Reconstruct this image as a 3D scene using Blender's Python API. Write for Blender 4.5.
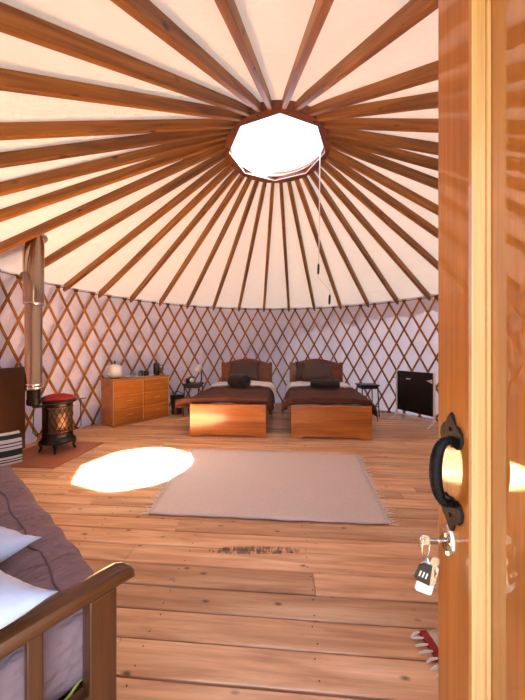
import bpy, bmesh, math, random
from mathutils import Vector, Matrix, noise
PI = math.pi
random.seed(7)
scene = bpy.context.scene
for o in list(bpy.data.objects): bpy.data.objects.remove(o)

# ------------------------------------------------------------------ camera, sky, sun, exposure
H, F = 1.12, 288.0                       # eye height (m), focal length (px of a 525x700 frame)
cam = bpy.data.cameras.new('camera'); camo = bpy.data.objects.new('camera', cam)
scene.collection.objects.link(camo); scene.camera = camo
camo.location = (0, 0, H); camo.rotation_euler = (PI/2, 0, 0)
cam.sensor_fit = 'HORIZONTAL'; cam.sensor_width = 36; cam.lens = F/525*36
cam.clip_start = 0.02; cam.clip_end = 500

SUN_DIR = Vector((-1.36, -0.24, -3.2)).normalized()      # from the crown to the sun patch on the floor
world = bpy.data.worlds.new('sky'); scene.world = world; world.use_nodes = True
wn = world.node_tree.nodes; wl = world.node_tree.links; wn.clear()
sky = wn.new('ShaderNodeTexSky'); sky.sky_type = 'NISHITA'; sky.sun_disc = False
sky.sun_elevation = math.asin(-SUN_DIR.z); sky.sun_rotation = math.atan2(-SUN_DIR.x, -SUN_DIR.y)
sky.dust_density = 3.0; sky.air_density = 1.0; sky.ozone_density = 0.6
bg = wn.new('ShaderNodeBackground'); bg.inputs['Strength'].default_value = 0.26
wo = wn.new('ShaderNodeOutputWorld')
wl.new(sky.outputs[0], bg.inputs['Color']); wl.new(bg.outputs[0], wo.inputs[0])
sl = bpy.data.lights.new('sun', 'SUN'); sl.energy = 42.0; sl.angle = math.radians(2.0); sl.color = (1.0, 0.93, 0.82)
so = bpy.data.objects.new('sun', sl); scene.collection.objects.link(so)
so.rotation_euler = SUN_DIR.to_track_quat('-Z', 'Y').to_euler(); so.location = (4, 4, 9)
vs = scene.view_settings
vs.view_transform = 'Standard'; vs.look = 'None'; vs.exposure = 2.35; vs.gamma = 1.0; vs.use_curve_mapping = False
scene.cycles.use_denoising = True
scene.cycles.max_bounces = 10; scene.cycles.diffuse_bounces = 6; scene.cycles.glossy_bounces = 4
scene.cycles.transparent_max_bounces = 12; scene.cycles.sample_clamp_indirect = 25.0

# ------------------------------------------------------------------ yurt dimensions (metres, camera frame)
CX, CY, R = 0.154, 3.044, 2.98           # centre and radius of the lattice wall
ZT = 1.95                                # top of the lattice
ZC, RC = 3.21, 0.552                     # crown ring height and outer radius
AX = 0.077                               # floor axes are turned by this slope against the camera
ANG = -math.atan(AX)
N_RIB = 36; A0 = 2.834

def G(px, py, z=0.0):
    Z = (H - z)*F/(py - 350.0)
    return Vector(((px - 262.5)/F*Z, Z, z))

# ------------------------------------------------------------------ object helpers
COL = scene.collection
def link(o, parent=None):
    COL.objects.link(o)
    if parent is not None: o.parent = parent
    return o
def tag(o, label=None, cat=None, group=None, kind=None):
    if label: o['label'] = label
    if cat: o['category'] = cat
    if group: o['group'] = group
    if kind: o['kind'] = kind
    return o
def empty(name, loc=(0, 0, 0), rz=0.0):
    e = bpy.data.objects.new(name, None); e.empty_display_size = 0.1
    e.location = loc; e.rotation_euler = (0, 0, rz); COL.objects.link(e); return e
def obj(name, bm, mat, parent=None, smooth=False, loc=None, rot=None):
    me = bpy.data.meshes.new(name)
    bmesh.ops.recalc_face_normals(bm, faces=bm.faces)
    bm.to_mesh(me); bm.free()
    if smooth:
        for p in me.polygons: p.use_smooth = True
    if mat: me.materials.append(mat)
    o = bpy.data.objects.new(name, me)
    if loc is not None: o.location = loc
    if rot is not None: o.rotation_euler = rot
    return link(o, parent)
def again(o, parent, loc=None, rot=None):
    c = o.copy(); COL.objects.link(c); c.parent = parent
    if loc is not None: c.location = loc
    if rot is not None: c.rotation_euler = rot
    return c
def auto_smooth(o, deg=35):
    for p in o.data.polygons: p.use_smooth = True
    try: o.data.set_sharp_from_angle(angle=math.radians(deg))
    except Exception: pass
    return o

def B(): return bmesh.new()
def box(bm, a, b, bev=0.0, M=None, seg=1):
    a = Vector(a); b = Vector(b); c = (a + b)/2; s = b - a
    m = Matrix.Translation(c) @ Matrix.Diagonal((*s, 1))
    r = bmesh.ops.create_cube(bm, size=1.0, matrix=m)
    vs_ = r['verts']
    if bev > 0:
        es = list({e for v in vs_ for e in v.link_edges})
        rr = bmesh.ops.bevel(bm, geom=es, offset=bev, segments=seg, affect='EDGES', profile=0.5)
        vs_ = list({v for f in rr['faces'] for v in f.verts} | {v for v in vs_ if v.is_valid})
    if M is not None: bmesh.ops.transform(bm, matrix=M, verts=vs_)
    return bm
def lathe(bm, prof, seg=24, M=None, cap=True, sx=1.0, sy=1.0):
    rings = []
    for r, z in prof:
        ring = []
        for i in range(seg):
            a = 2*PI*i/seg
            v = Vector((r*math.cos(a)*sx, r*math.sin(a)*sy, z))
            ring.append(bm.verts.new(M @ v if M is not None else v))
        rings.append(ring)
    for j in range(len(rings) - 1):
        for i in range(seg):
            k = (i + 1) % seg
            bm.faces.new((rings[j][i], rings[j][k], rings[j+1][k], rings[j+1][i]))
    if cap:
        if prof[0][0] > 1e-5: bm.faces.new(list(reversed(rings[0])))
        if prof[-1][0] > 1e-5: bm.faces.new(rings[-1])
    return bm
def tube(bm, pts, rad, seg=8, closed=False, flat=1.0):
    pts = [Vector(p) for p in pts]; n = len(pts); rings = []
    up = None
    for i, p in enumerate(pts):
        if closed: t = pts[(i+1) % n] - pts[i-1]
        else: t = pts[min(i+1, n-1)] - pts[max(i-1, 0)]
        t.normalize()
        if up is None:
            up = t.orthogonal().normalized()
        up = (up - t*up.dot(t)).normalized()
        w = t.cross(up)
        r = rad[i] if isinstance(rad, (list, tuple)) else rad
        rings.append([bm.verts.new(p + (up*math.cos(2*PI*k/seg) + w*math.sin(2*PI*k/seg)*flat)*r) for k in range(seg)])
    for j in range(n if closed else n - 1):
        a, b = rings[j], rings[(j+1) % n]
        for k in range(seg):
            l = (k + 1) % seg
            bm.faces.new((a[k], a[l], b[l], b[k]))
    if not closed:
        bm.faces.new(list(reversed(rings[0]))); bm.faces.new(rings[-1])
    return bm
def prism(bm, poly, d0, d1, plane='XY', M=None):
    """extrude a polygon: plane XY along z, XZ along y, YZ along x"""
    def P(u, v, d):
        q = {'XY': (u, v, d), 'XZ': (u, d, v), 'YZ': (d, u, v)}[plane]
        q = Vector(q)
        return M @ q if M is not None else q
    a = [bm.verts.new(P(u, v, d0)) for u, v in poly]; b = [bm.verts.new(P(u, v, d1)) for u, v in poly]
    bm.faces.new(a); bm.faces.new(list(reversed(b)))
    n = len(poly)
    for i in range(n):
        j = (i + 1) % n
        bm.faces.new((a[j], a[i], b[i], b[j]))
    return bm
def grid(bm, fn, nu, nv, thick=0.0, closed_u=False):
    V = [[bm.verts.new(fn(i/nu, j/nv)) for i in range(nu + 1)] for j in range(nv + 1)]
    for j in range(nv):
        for i in range(nu):
            bm.faces.new((V[j][i], V[j][i+1], V[j+1][i+1], V[j+1][i]))
    if thick:
        bm.normal_update()
        bmesh.ops.solidify(bm, geom=bm.faces[:], thickness=thick)
    return bm
def softbox(bm, w, d, h, r, n=(12, 12, 4), amp=0.0, freq=4.0, seed=0.0, M=None):
    """rounded, slightly lumpy block centred on x, y with its base at z = 0"""
    r0 = bmesh.ops.create_cube(bm, size=2.0)
    fs = [f for f in bm.faces]
    bmesh.ops.subdivide_edges(bm, edges=[e for e in bm.edges], cuts=max(n), use_grid_fill=True)
    he = Vector((w/2, d/2, h/2))
    for v in bm.verts:
        q = Vector((v.co.x*he.x, v.co.y*he.y, v.co.z*he.z))
        inner = Vector(tuple(max(-(he[k] - r), min(he[k] - r, q[k])) for k in range(3)))
        dlt = q - inner
        if dlt.length > 1e-6: q = inner + dlt.normalized()*r
        if amp:
            nn = noise.noise_vector((q + Vector((seed, seed*.7, 0)))*freq)
            q += nn*amp
        q.z += h/2
        v.co = M @ q if M is not None else q
    return bm
def cushion(bm, w, d, h, n=22, amp=0.012, seed=0.0, p=3.0, M=None, pinch=0.10):
    for s in (1, -1):
        def fn(u, v, s=s):
            a, b = 2*u - 1, 2*v - 1
            t = max(0.0, (1 - abs(a)**p))**0.55*max(0.0, (1 - abs(b)**p))**0.55
            k = 1 - pinch*(1 - abs(a)**2)*abs(b)**3
            k2 = 1 - pinch*(1 - abs(b)**2)*abs(a)**3
            q = Vector((a*w/2*k2, b*d/2*k, s*h/2*t))
            nn = noise.noise(Vector((a*2.2 + seed, b*2.2, s*3.0)))*amp + noise.noise(Vector((a*5 + seed, b*3, s*7.0)))*amp*.5
            q.z += nn*min(1, t*2)
            return M @ q if M is not None else q
        grid(bm, fn, n, n)
    bmesh.ops.remove_doubles(bm, verts=bm.verts[:], dist=1e-5)
    return bm
def smoothstep(a, b, x):
    t = max(0.0, min(1.0, (x - a)/(b - a))); return t*t*(3 - 2*t)

# ------------------------------------------------------------------ materials
def newmat(name):
    m = bpy.data.materials.new(name); m.use_nodes = True
    nt = m.node_tree; nt.nodes.clear()
    out = nt.nodes.new('ShaderNodeOutputMaterial')
    return m, nt, out
def N(nt, t, **kw):
    n = nt.nodes.new(t)
    for k, v in kw.items(): setattr(n, k, v)
    return n
def math_node(nt, op, a, b=None):
    n = N(nt, 'ShaderNodeMath', operation=op)
    for i, x in enumerate((a, b)):
        if x is None: continue
        if isinstance(x, (int, float)): n.inputs[i].default_value = x
        else: nt.links.new(x, n.inputs[i])
    return n.outputs[0]
def mixc(nt, fac, a, b, blend='MIX'):
    n = N(nt, 'ShaderNodeMix', data_type='RGBA', blend_type=blend)
    for idx, x in ((0, fac), (6, a), (7, b)):
        if isinstance(x, (int, float)): n.inputs[idx].default_value = x
        elif isinstance(x, tuple): n.inputs[idx].default_value = (*x, 1)
        else: nt.links.new(x, n.inputs[idx])
    return n.outputs[2]
def ramp(nt, fac, stops):
    n = N(nt, 'ShaderNodeValToRGB'); cr = n.color_ramp
    while len(cr.elements) < len(stops): cr.elements.new(0.5)
    for e, (p, c) in zip(cr.elements, stops): e.position = p; e.color = (*c, 1) if len(c) == 3 else c
    nt.links.new(fac, n.inputs[0]); return n.outputs[0]
def coords(nt, scale=(1, 1, 1), rnd=True):
    tc = N(nt, 'ShaderNodeTexCoord'); v = tc.outputs['Object']
    if rnd:
        oi = N(nt, 'ShaderNodeObjectInfo')
        c = N(nt, 'ShaderNodeCombineXYZ')
        nt.links.new(math_node(nt, 'MULTIPLY', oi.outputs['Random'], 41.0), c.inputs[0])
        nt.links.new(math_node(nt, 'MULTIPLY', oi.outputs['Random'], 17.0), c.inputs[1])
        nt.links.new(math_node(nt, 'MULTIPLY', oi.outputs['Random'], 29.0), c.inputs[2])
        a = N(nt, 'ShaderNodeVectorMath', operation='ADD')
        nt.links.new(v, a.inputs[0]); nt.links.new(c.outputs[0], a.inputs[1]); v = a.outputs[0]
    mp = N(nt, 'ShaderNodeMapping'); mp.inputs['Scale'].default_value = scale
    nt.links.new(v, mp.inputs[0]); return mp.outputs[0]
def noise_tex(nt, vec, scale, detail=4, rough=0.55, dist=0.0):
    n = N(nt, 'ShaderNodeTexNoise'); n.inputs['Scale'].default_value = scale
    n.inputs['Detail'].default_value = detail; n.inputs['Roughness'].default_value = rough
    n.inputs['Distortion'].default_value = dist
    nt.links.new(vec, n.inputs['Vector']); return n.outputs['Fac']
def pbsdf(nt, out, **kw):
    p = N(nt, 'ShaderNodeBsdfPrincipled'); nt.links.new(p.outputs[0], out.inputs[0])
    for k, v in kw.items():
        k = k.replace('_', ' ')
        s = p.inputs[k]
        if hasattr(v, 'is_linked') or hasattr(v, 'links'): nt.links.new(v, s)
        elif isinstance(v, tuple): s.default_value = (*v, 1) if len(v) == 3 else v
        else: s.default_value = v
    return p
def bump(nt, p, h, strength=0.2, dist=0.01):
    b = N(nt, 'ShaderNodeBump'); b.inputs['Strength'].default_value = strength; b.inputs['Distance'].default_value = dist
    nt.links.new(h, b.inputs['Height']); nt.links.new(b.outputs[0], p.inputs['Normal'])

def wood(name, dark, mid, light, axis='X', across=14.0, rough=0.42, coat=0.0, coat_rough=0.08, knots=0.0, var=0.25, coat_ior=1.5, stain=None):
    m, nt, out = newmat(name)
    sc = {'X': (1.1, across, across), 'Y': (across, 1.1, across), 'Z': (across, across, 1.1)}[axis]
    v = coords(nt, sc)
    g1 = noise_tex(nt, v, 1.0, 5, 0.55, 0.9)
    sc2 = tuple(x*6 if x > 2 else x*2.5 for x in sc)
    v2 = coords(nt, sc2); g2 = noise_tex(nt, v2, 1.0, 3, 0.6, 0.2)
    col = ramp(nt, g1, [(0.28, dark), (0.5, mid), (0.72, light)])
    col = mixc(nt, 0.35, col, ramp(nt, g2, [(0.3, (0.45, 0.45, 0.45)), (0.6, (1, 1, 1))]), 'MULTIPLY')
    oi = N(nt, 'ShaderNodeObjectInfo')
    val = math_node(nt, 'ADD', math_node(nt, 'MULTIPLY', oi.outputs['Random'], var), 1.0 - var/2)
    hs = N(nt, 'ShaderNodeHueSaturation'); nt.links.new(col, hs.inputs['Color']); nt.links.new(val, hs.inputs['Value'])
    col = hs.outputs[0]
    if knots:
        ks = {'X': (1, 2.2, 2.2), 'Y': (2.2, 1, 2.2), 'Z': (2.2, 2.2, 1)}[axis]
        kv = coords(nt, tuple(k*knots for k in ks))
        vo = N(nt, 'ShaderNodeTexVoronoi', feature='F1'); vo.inputs['Scale'].default_value = 1.0
        nt.links.new(kv, vo.inputs['Vector'])
        kf = ramp(nt, vo.outputs['Distance'], [(0.05, (1, 1, 1)), (0.085, (0.5, 0.5, 0.5)), (0.14, (0, 0, 0))])
        col = mixc(nt, kf, col, tuple(c*0.32 for c in dark))
    if stain:
        geo = N(nt, 'ShaderNodeNewGeometry')
        for (sx, sy, rx, ry, th) in stain:
            mp = N(nt, 'ShaderNodeMapping', vector_type='TEXTURE'); mp.inputs['Location'].default_value = (sx, sy, 0)
            mp.inputs['Scale'].default_value = (rx, ry, 10); nt.links.new(geo.outputs['Position'], mp.inputs[0])
            ln = N(nt, 'ShaderNodeVectorMath', operation='LENGTH'); nt.links.new(mp.outputs[0], ln.inputs[0])
            mk = math_node(nt, 'SUBTRACT', 1.0, ln.outputs['Value'])
            mp2 = N(nt, 'ShaderNodeMapping'); mp2.inputs['Scale'].default_value = (45, 14, 1); nt.links.new(geo.outputs['Position'], mp2.inputs[0])
            nz = noise_tex(nt, mp2.outputs[0], 1.0, 4, 0.7)
            f = ramp(nt, math_node(nt, 'MULTIPLY', math_node(nt, 'MINIMUM', math_node(nt, 'MULTIPLY', mk, 2.5), 1.0), nz), [(th, (0, 0, 0)), (th + 0.12, (0.85, 0.85, 0.85))])
            col = mixc(nt, f, col, (0.09, 0.045, 0.03))
    p = pbsdf(nt, out, Base_Color=col, Roughness=rough)
    p.inputs['Coat Weight'].default_value = coat; p.inputs['Coat Roughness'].default_value = coat_rough; p.inputs['Coat IOR'].default_value = coat_ior
    bump(nt, p, g2, 0.12, 0.004)
    return m
def plain(name, c, rough=0.5, metal=0.0, var=0.0, nscale=40.0, amt=0.12, bmp=0.0, coat=0.0, spec=0.5, sheen=0.0, scale=(1, 1, 1), rnd=True, bdist=0.004):
    m, nt, out = newmat(name)
    v = coords(nt, scale, rnd); n = noise_tex(nt, v, nscale, 4, 0.6)
    col = mixc(nt, 1.0, c, ramp(nt, n, [(0.3, (1 - amt,)*3), (0.7, (1 + 0*amt,)*3)]), 'MULTIPLY')
    p = pbsdf(nt, out, Base_Color=col, Roughness=rough, Metallic=metal)
    p.inputs['Coat Weight'].default_value = coat; p.inputs['Specular IOR Level'].default_value = spec
    p.inputs['Sheen Weight'].default_value = sheen
    if bmp: bump(nt, p, n, bmp, bdist)
    return m
def canvas(name, c, ct, trans, wr=0.25, folds=3.0):
    m, nt, out = newmat(name)
    tc = N(nt, 'ShaderNodeTexCoord')
    n1 = noise_tex(nt, tc.outputs['Object'], folds, 3, 0.5, 0.8)
    n2 = noise_tex(nt, tc.outputs['Object'], 260.0, 2, 0.5)
    hgt = math_node(nt, 'ADD', n1, math_node(nt, 'MULTIPLY', n2, 0.05))
    b = N(nt, 'ShaderNodeBump'); b.inputs['Strength'].default_value = wr; b.inputs['Distance'].default_value = 0.05
    nt.links.new(hgt, b.inputs['Height'])
    d = N(nt, 'ShaderNodeBsdfDiffuse'); d.inputs[0].default_value = (*c, 1); nt.links.new(b.outputs[0], d.inputs['Normal'])
    t = N(nt, 'ShaderNodeBsdfTranslucent'); t.inputs[0].default_value = (*ct, 1)
    mx = N(nt, 'ShaderNodeMixShader'); mx.inputs[0].default_value = trans
    nt.links.new(d.outputs[0], mx.inputs[1]); nt.links.new(t.outputs[0], mx.inputs[2]); nt.links.new(mx.outputs[0], out.inputs[0])
    return m

GF = G(255, 550)
M = {}
M['rib'] = wood('varnished_rib_pine', (0.13, 0.038, 0.003), (0.29, 0.098, 0.007), (0.43, 0.165, 0.013), 'X', 16, 0.5, 0.08, 0.2, knots=3.2, var=0.35)
M['crown'] = wood('crown_red_wood', (0.126, 0.0299, 0.0101), (0.198, 0.0513, 0.0173), (0.27, 0.0769, 0.0252), 'X', 9, 0.5, var=0.1)
M['lath'] = wood('lattice_lath_wood', (0.2, 0.06, 0.006), (0.36, 0.125, 0.011), (0.48, 0.185, 0.02), 'Z', 9, 0.5, var=0.4)
M['board'] = wood('worn_pine_floor', (0.45, 0.21, 0.095), (0.68, 0.375, 0.19), (0.84, 0.555, 0.325), 'X', 13, 0.46, 0.10, 0.3, knots=5.6, var=0.38,
                  stain=[(GF.x, GF.y, 0.40, 0.05, 0.43), (G(160, 490).x, G(160, 490).y - .3, 0.2, 0.03, 0.5)])
M['greyboard'] = wood('old_grey_board', (0.20, 0.10, 0.06), (0.27, 0.15, 0.09), (0.34, 0.2, 0.12), 'X', 11, 0.6, var=0.05)
M['subfloor'] = plain('subfloor_dark', (0.03, 0.018, 0.012), 0.9)
M['door'] = wood('varnished_door_pine', (0.3612, 0.1021, 0.0083), (0.4472, 0.143, 0.0151), (0.5332, 0.1961, 0.0289), 'Z', 26, 0.4, 1.0, 0.05, var=0.08, coat_ior=1.42)
M['doorpanel'] = wood('varnished_door_panel', (0.344, 0.098, 0.0083), (0.4128, 0.1266, 0.0138), (0.4816, 0.1634, 0.022), 'Z', 20, 0.35, 1.0, 0.015, var=0.05, coat_ior=2.1)
M['doorbead'] = wood('daylit_door_moulding', (0.62, 0.33, 0.11), (0.78, 0.46, 0.18), (0.86, 0.56, 0.25), 'Z', 30, 0.4, 0.5, 0.1, var=0.06, knots=2.0)  # paler than the door wood: daylight from the doorway put into the colour
M['bed'] = wood('orange_pine_bed', (0.368, 0.0918, 0.0103), (0.506, 0.1573, 0.0191), (0.6256, 0.236, 0.0368), 'X', 9, 0.32, 0.6, 0.12, var=0.12)
M['headboard'] = wood('dark_pine_headboard', (0.192, 0.0418, 0.0077), (0.272, 0.0684, 0.0128), (0.352, 0.0988, 0.0192), 'X', 9, 0.4, 0.4, 0.15, var=0.12)
M['chest'] = wood('honey_pine_chest', (0.3696, 0.1003, 0.0099), (0.4928, 0.1588, 0.0197), (0.5984, 0.2257, 0.0352), 'X', 9, 0.4, 0.4, 0.15, var=0.12)
M['chestline'] = wood('pale_chest_edging', (0.62, 0.30, 0.10), (0.7, 0.38, 0.15), (0.78, 0.46, 0.2), 'Z', 9, 0.5)
M['futon'] = wood('dark_varnished_futon_wood', (0.038, 0.009, 0.001), (0.085, 0.022, 0.0025), (0.14, 0.042, 0.005), 'X', 22, 0.42, 0.22, 0.12, var=0.15)
M['futonZ'] = wood('dark_varnished_futon_post', (0.038, 0.009, 0.001), (0.085, 0.022, 0.0025), (0.14, 0.042, 0.005), 'Z', 22, 0.42, 0.22, 0.12, var=0.15)
M['roof'] = canvas('roof_canvas', (0.75, 0.71, 0.70), (0.74, 0.68, 0.66), 0.009, 0.6, 3.4)
M['wall'] = canvas('wall_canvas', (0.74, 0.73, 0.90), (0.66, 0.66, 0.84), 0.015, 0.6, 5.0)
M['mauve'] = plain('mauve_cotton', (0.26, 0.165, 0.18), 0.9, nscale=5, amt=0.18, bmp=0.9, bdist=0.10, scale=(2.2, 0.8, 1))
M['pillowblue'] = plain('pale_blue_cotton', (0.55, 0.63, 0.80), 0.9, nscale=6, amt=0.06, bmp=0.5, bdist=0.03)
M['brown'] = plain('brown_throw', (0.105, 0.030, 0.016), 0.92, nscale=9, amt=0.3, bmp=0.6, bdist=0.03)
M['sheet'] = plain('white_sheet', (0.82, 0.80, 0.82), 0.9, nscale=6, amt=0.06, bmp=0.2)
M['greypillow'] = plain('taupe_pillowcase', (0.115, 0.072, 0.062), 0.9, nscale=8, amt=0.2, bmp=0.3)
M['towel'] = plain('dark_towel', (0.035, 0.02, 0.016), 0.95, nscale=60, amt=0.4, bmp=0.6, sheen=0.2)
M['rug'] = plain('beige_woven_rug', (0.66, 0.54, 0.49), 0.95, nscale=150, amt=0.14, bmp=0.5, scale=(1, .35, 1))
M['fringe'] = plain('white_cotton_fringe', (0.85, 0.80, 0.74), 0.9)
M['red'] = plain('red_wool', (0.36, 0.022, 0.018), 0.9, nscale=90, amt=0.3, bmp=0.4)
M['cream'] = plain('cream_wool', (0.66, 0.52, 0.40), 0.9, nscale=90, amt=0.2, bmp=0.4)
M['iron'] = plain('black_cast_iron', (0.012, 0.009, 0.008), 0.42, 0.6, amt=0.3, bmp=0.2)
M['forged'] = plain('hammered_black_iron', (0.012, 0.012, 0.016), 0.36, 0.7, nscale=180, amt=0.4, bmp=0.8)
M['forgedleaf'] = plain('black_iron_leaf', (0.010, 0.008, 0.009), 0.45, 0.5, nscale=60, amt=0.3, bmp=0.3)
M['brass'] = plain('bronze_mica', (0.17, 0.09, 0.045), 0.40, 0.7, nscale=14, amt=0.4)
M['steel'] = plain('polished_steel', (0.50, 0.37, 0.28), 0.12, 1.0, nscale=3, amt=0.12, scale=(1, 1, .1))
M['chrome'] = plain('nickel', (0.78, 0.72, 0.66), 0.18, 1.0, amt=0.05)
M['shield'] = plain('brown_heat_shield', (0.17, 0.09, 0.05), 0.30, 0.7, nscale=2, amt=0.2)
M['terracotta'] = plain('terracotta_hearth', (0.42, 0.135, 0.062), 0.55, nscale=6, amt=0.2)
M['black'] = plain('black_plastic', (0.008, 0.006, 0.006), 0.4, amt=0.1)
M['white'] = plain('white_enamel', (0.80, 0.78, 0.76), 0.35, amt=0.05)
M['glazeshade'] = plain('pale_lamp_shade', (0.80, 0.78, 0.76), 0.6, amt=0.05)
M['green'] = plain('dark_green_plastic', (0.014, 0.022, 0.012), 0.5, amt=0.2)
M['cord'] = plain('white_cord', (0.85, 0.80, 0.72), 0.7)
M['rope'] = plain('dark_cable', (0.03, 0.025, 0.025), 0.7)
M['tie'] = plain('brown_leather_tie', (0.08, 0.025, 0.012), 0.8)
M['piping'] = plain('yellow_piping', (0.62, 0.60, 0.10), 0.8)
M['seam'] = plain('mauve_seam', (0.14, 0.085, 0.10), 0.9)
M['plaintag'] = plain('white_tag_plastic', (0.85, 0.82, 0.76), 0.35, amt=0.03)
M['darktag'] = plain('dark_tag_leather', (0.03, 0.018, 0.012), 0.5, amt=0.2)
M['frame'] = plain('lit_crown_edge', (0.9, 0.86, 0.82), 0.5, amt=0.04)  # white stands in for sunlight on the crown's inner edge
M['grass'] = plain('meadow_grass', (0.055, 0.052, 0.034), 0.95, nscale=3, amt=0.5, rnd=False)
def striped():
    m, nt, out = newmat('striped_wool')
    tc = N(nt, 'ShaderNodeTexCoord'); sp = N(nt, 'ShaderNodeSeparateXYZ'); nt.links.new(tc.outputs['UV'], sp.inputs[0])
    stops = [(0.0, (.62, .56, .52)), (0.06, (.02, .018, .02)), (0.10, (.6, .54, .5)), (0.14, (.02, .018, .02)), (0.17, (.6, .54, .5)),
             (0.24, (.02, .018, .02)), (0.44, (.58, .52, .5)), (0.52, (.02, .018, .02)), (0.55, (.6, .55, .52)), (0.60, (.05, .045, .05)),
             (0.63, (.58, .53, .5)), (0.72, (.02, .018, .02)), (0.86, (.60, .55, .5))]
    c = ramp(nt, sp.outputs[1], stops); nt.nodes[-1].color_ramp.interpolation = 'CONSTANT'
    for n in nt.nodes:
        if n.type == 'VALTORGB': n.color_ramp.interpolation = 'CONSTANT'
    p = pbsdf(nt, out, Base_Color=c, Roughness=0.95)
    nz = noise_tex(nt, tc.outputs['Object'], 220, 2); bump(nt, p, nz, 0.4, 0.003)
    return m
M['stripes'] = striped()
def clear(name, tint, refl):
    m, nt, out = newmat(name)
    t = N(nt, 'ShaderNodeBsdfTransparent'); t.inputs[0].default_value = (*tint, 1)
    g = N(nt, 'ShaderNodeBsdfGlossy'); g.inputs['Roughness'].default_value = 0.02
    mx = N(nt, 'ShaderNodeMixShader'); mx.inputs[0].default_value = refl
    nt.links.new(t.outputs[0], mx.inputs[1]); nt.links.new(g.outputs[0], mx.inputs[2]); nt.links.new(mx.outputs[0], out.inputs[0])
    return m
M['dome'] = clear('clear_dome_plastic', (0.97, 0.97, 0.96), 0.05)
M['glass'] = clear('drinking_glass', (0.88, 0.9, 0.9), 0.16)

# ------------------------------------------------------------------ ground outside
bm = B(); lathe(bm, [(0.001, 0), (60, 0)], 48, cap=False)
g = obj('ground', bm, M['grass'], loc=(CX, CY, -0.16))
tag(g, 'grass meadow around the outside of the round tent', 'ground', kind='structure')

# ------------------------------------------------------------------ floor of single boards
bm = B(); lathe(bm, [(0.001, -0.15), (R + 0.06, -0.15), (R + 0.06, -0.032), (0.001, -0.032)], 72, cap=False)
floor = obj('floor', bm, M['subfloor'], loc=(CX, CY, 0), rot=(0, 0, ANG))
tag(floor, 'round floor of worn knotty pine boards', 'floor', kind='structure')
rng = random.Random(3)
y = -R; widths = []
while y < R:
    w = rng.choice((0.118, 0.124, 0.13, 0.136))
    if y + w > R + 0.03: w = R + 0.03 - y
    if w < 0.03: break
    widths.append((y, w)); y += w
for (y0, w) in widths:
    y1 = y0 + w
    def hx(yy): return math.sqrt(max((R + 0.045)**2 - yy*yy, 0.02))
    a0, a1 = hx(y0), hx(y1)
    L = min(a0, a1)
    cuts = []
    if L > 1.2:
        if rng.random() < 0.75: cuts = [rng.uniform(-0.75*L, 0.75*L)]
        if L > 2.4 and rng.random() < 0.4: cuts = [rng.uniform(-0.7*L, -0.3*L), rng.uniform(0.25*L, 0.7*L)]
    xs = [None] + cuts + [None]
    for k in range(len(xs) - 1):
        l0, l1 = (-a0, -a1) if xs[k] is None else (xs[k] + 0.0015,)*2
        r0, r1 = (a0, a1) if xs[k+1] is None else (xs[k+1] - 0.0015,)*2
        gp = rng.uniform(0.0020, 0.0048); ya, yb = y0 + gp - (y0 + w/2), y1 - gp - (y0 + w/2)
        ox = (l0 + r0)/2; zt = rng.uniform(-0.0015, 0.0); c = 0.0035
        bm = B()
        lo = [(l0 - ox, ya), (r0 - ox, ya), (r1 - ox, yb), (l1 - ox, yb)]
        hi = [(l0 - ox, ya + c), (r0 - ox, ya + c), (r1 - ox, yb - c), (l1 - ox, yb - c)]
        v0 = [bm.verts.new((p[0], p[1], -0.03)) for p in lo]
        v1 = [bm.verts.new((p[0], p[1], zt - c)) for p in lo]
        v2 = [bm.verts.new((p[0], p[1], zt)) for p in hi]
        bm.faces.new(v0[::-1]); bm.faces.new(v2)
        for A_, B_ in ((v0, v1), (v1, v2)):
            for i in range(4): bm.faces.new((A_[i], A_[(i+1) % 4], B_[(i+1) % 4], B_[i]))
        obj('floor_board', bm, M['board'], floor, loc=(ox, y0 + w/2, 0))
# nail heads in rows over the joists
bm = B()
for (y0, w) in widths:
    for jx in (-2.4, -1.75, -1.1, -0.45, 0.2, 0.85, 1.5, 2.15):
        if abs(jx) < math.sqrt(max(R*R - y0*y0, 0)) - 0.2 and y0 < 1.2:
            for f_ in (0.22, 0.78):
                x_ = jx + rng.uniform(-.012, .012); y_ = y0 + w*f_ + rng.uniform(-.006, .006)
                lathe(bm, [(0.003, -0.004), (0.003, 0.0006)], 6, Matrix.Translation((x_, y_, 0)))
nl = obj('nail_heads', bm, M['rope'], floor); nl['kind'] = 'stuff'

# ------------------------------------------------------------------ wall canvas, lattice, top cable
def in_door(x, y): return y < 1.2 and -0.56 < x < 0.52
bm = B(); segs = 216; RW = R + 0.045
rows = [-0.14, 0.3, 0.8, 1.3, 1.7, ZT + 0.10]
ring = []
for i in range(segs):
    a = 2*PI*i/segs
    wob = 0.012*math.sin(a*36) + 0.006*math.sin(a*23 + 1)
    ring.append([bm.verts.new(((RW + wob*(1 if 0 < j < 5 else 0))*math.cos(a), (RW + wob*(1 if 0 < j < 5 else 0))*math.sin(a), z)) for j, z in enumerate(rows)])
for i in range(segs):
    k = (i + 1) % segs
    a = 2*PI*(i + .5)/segs
    if in_door(CX + RW*math.cos(a), CY + RW*math.sin(a)): continue
    for j in range(len(rows) - 1): bm.faces.new((ring[i][j], ring[k][j], ring[k][j+1], ring[i][j+1]))
bmesh.ops.delete(bm, geom=[v for v in bm.verts if not v.link_faces], context='VERTS')
wall = obj('wall_round', bm, M['wall'], smooth=True, loc=(CX, CY, 0))
tag(wall, 'pale lilac white canvas wall behind the wooden lattice', 'wall', kind='structure')

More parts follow.
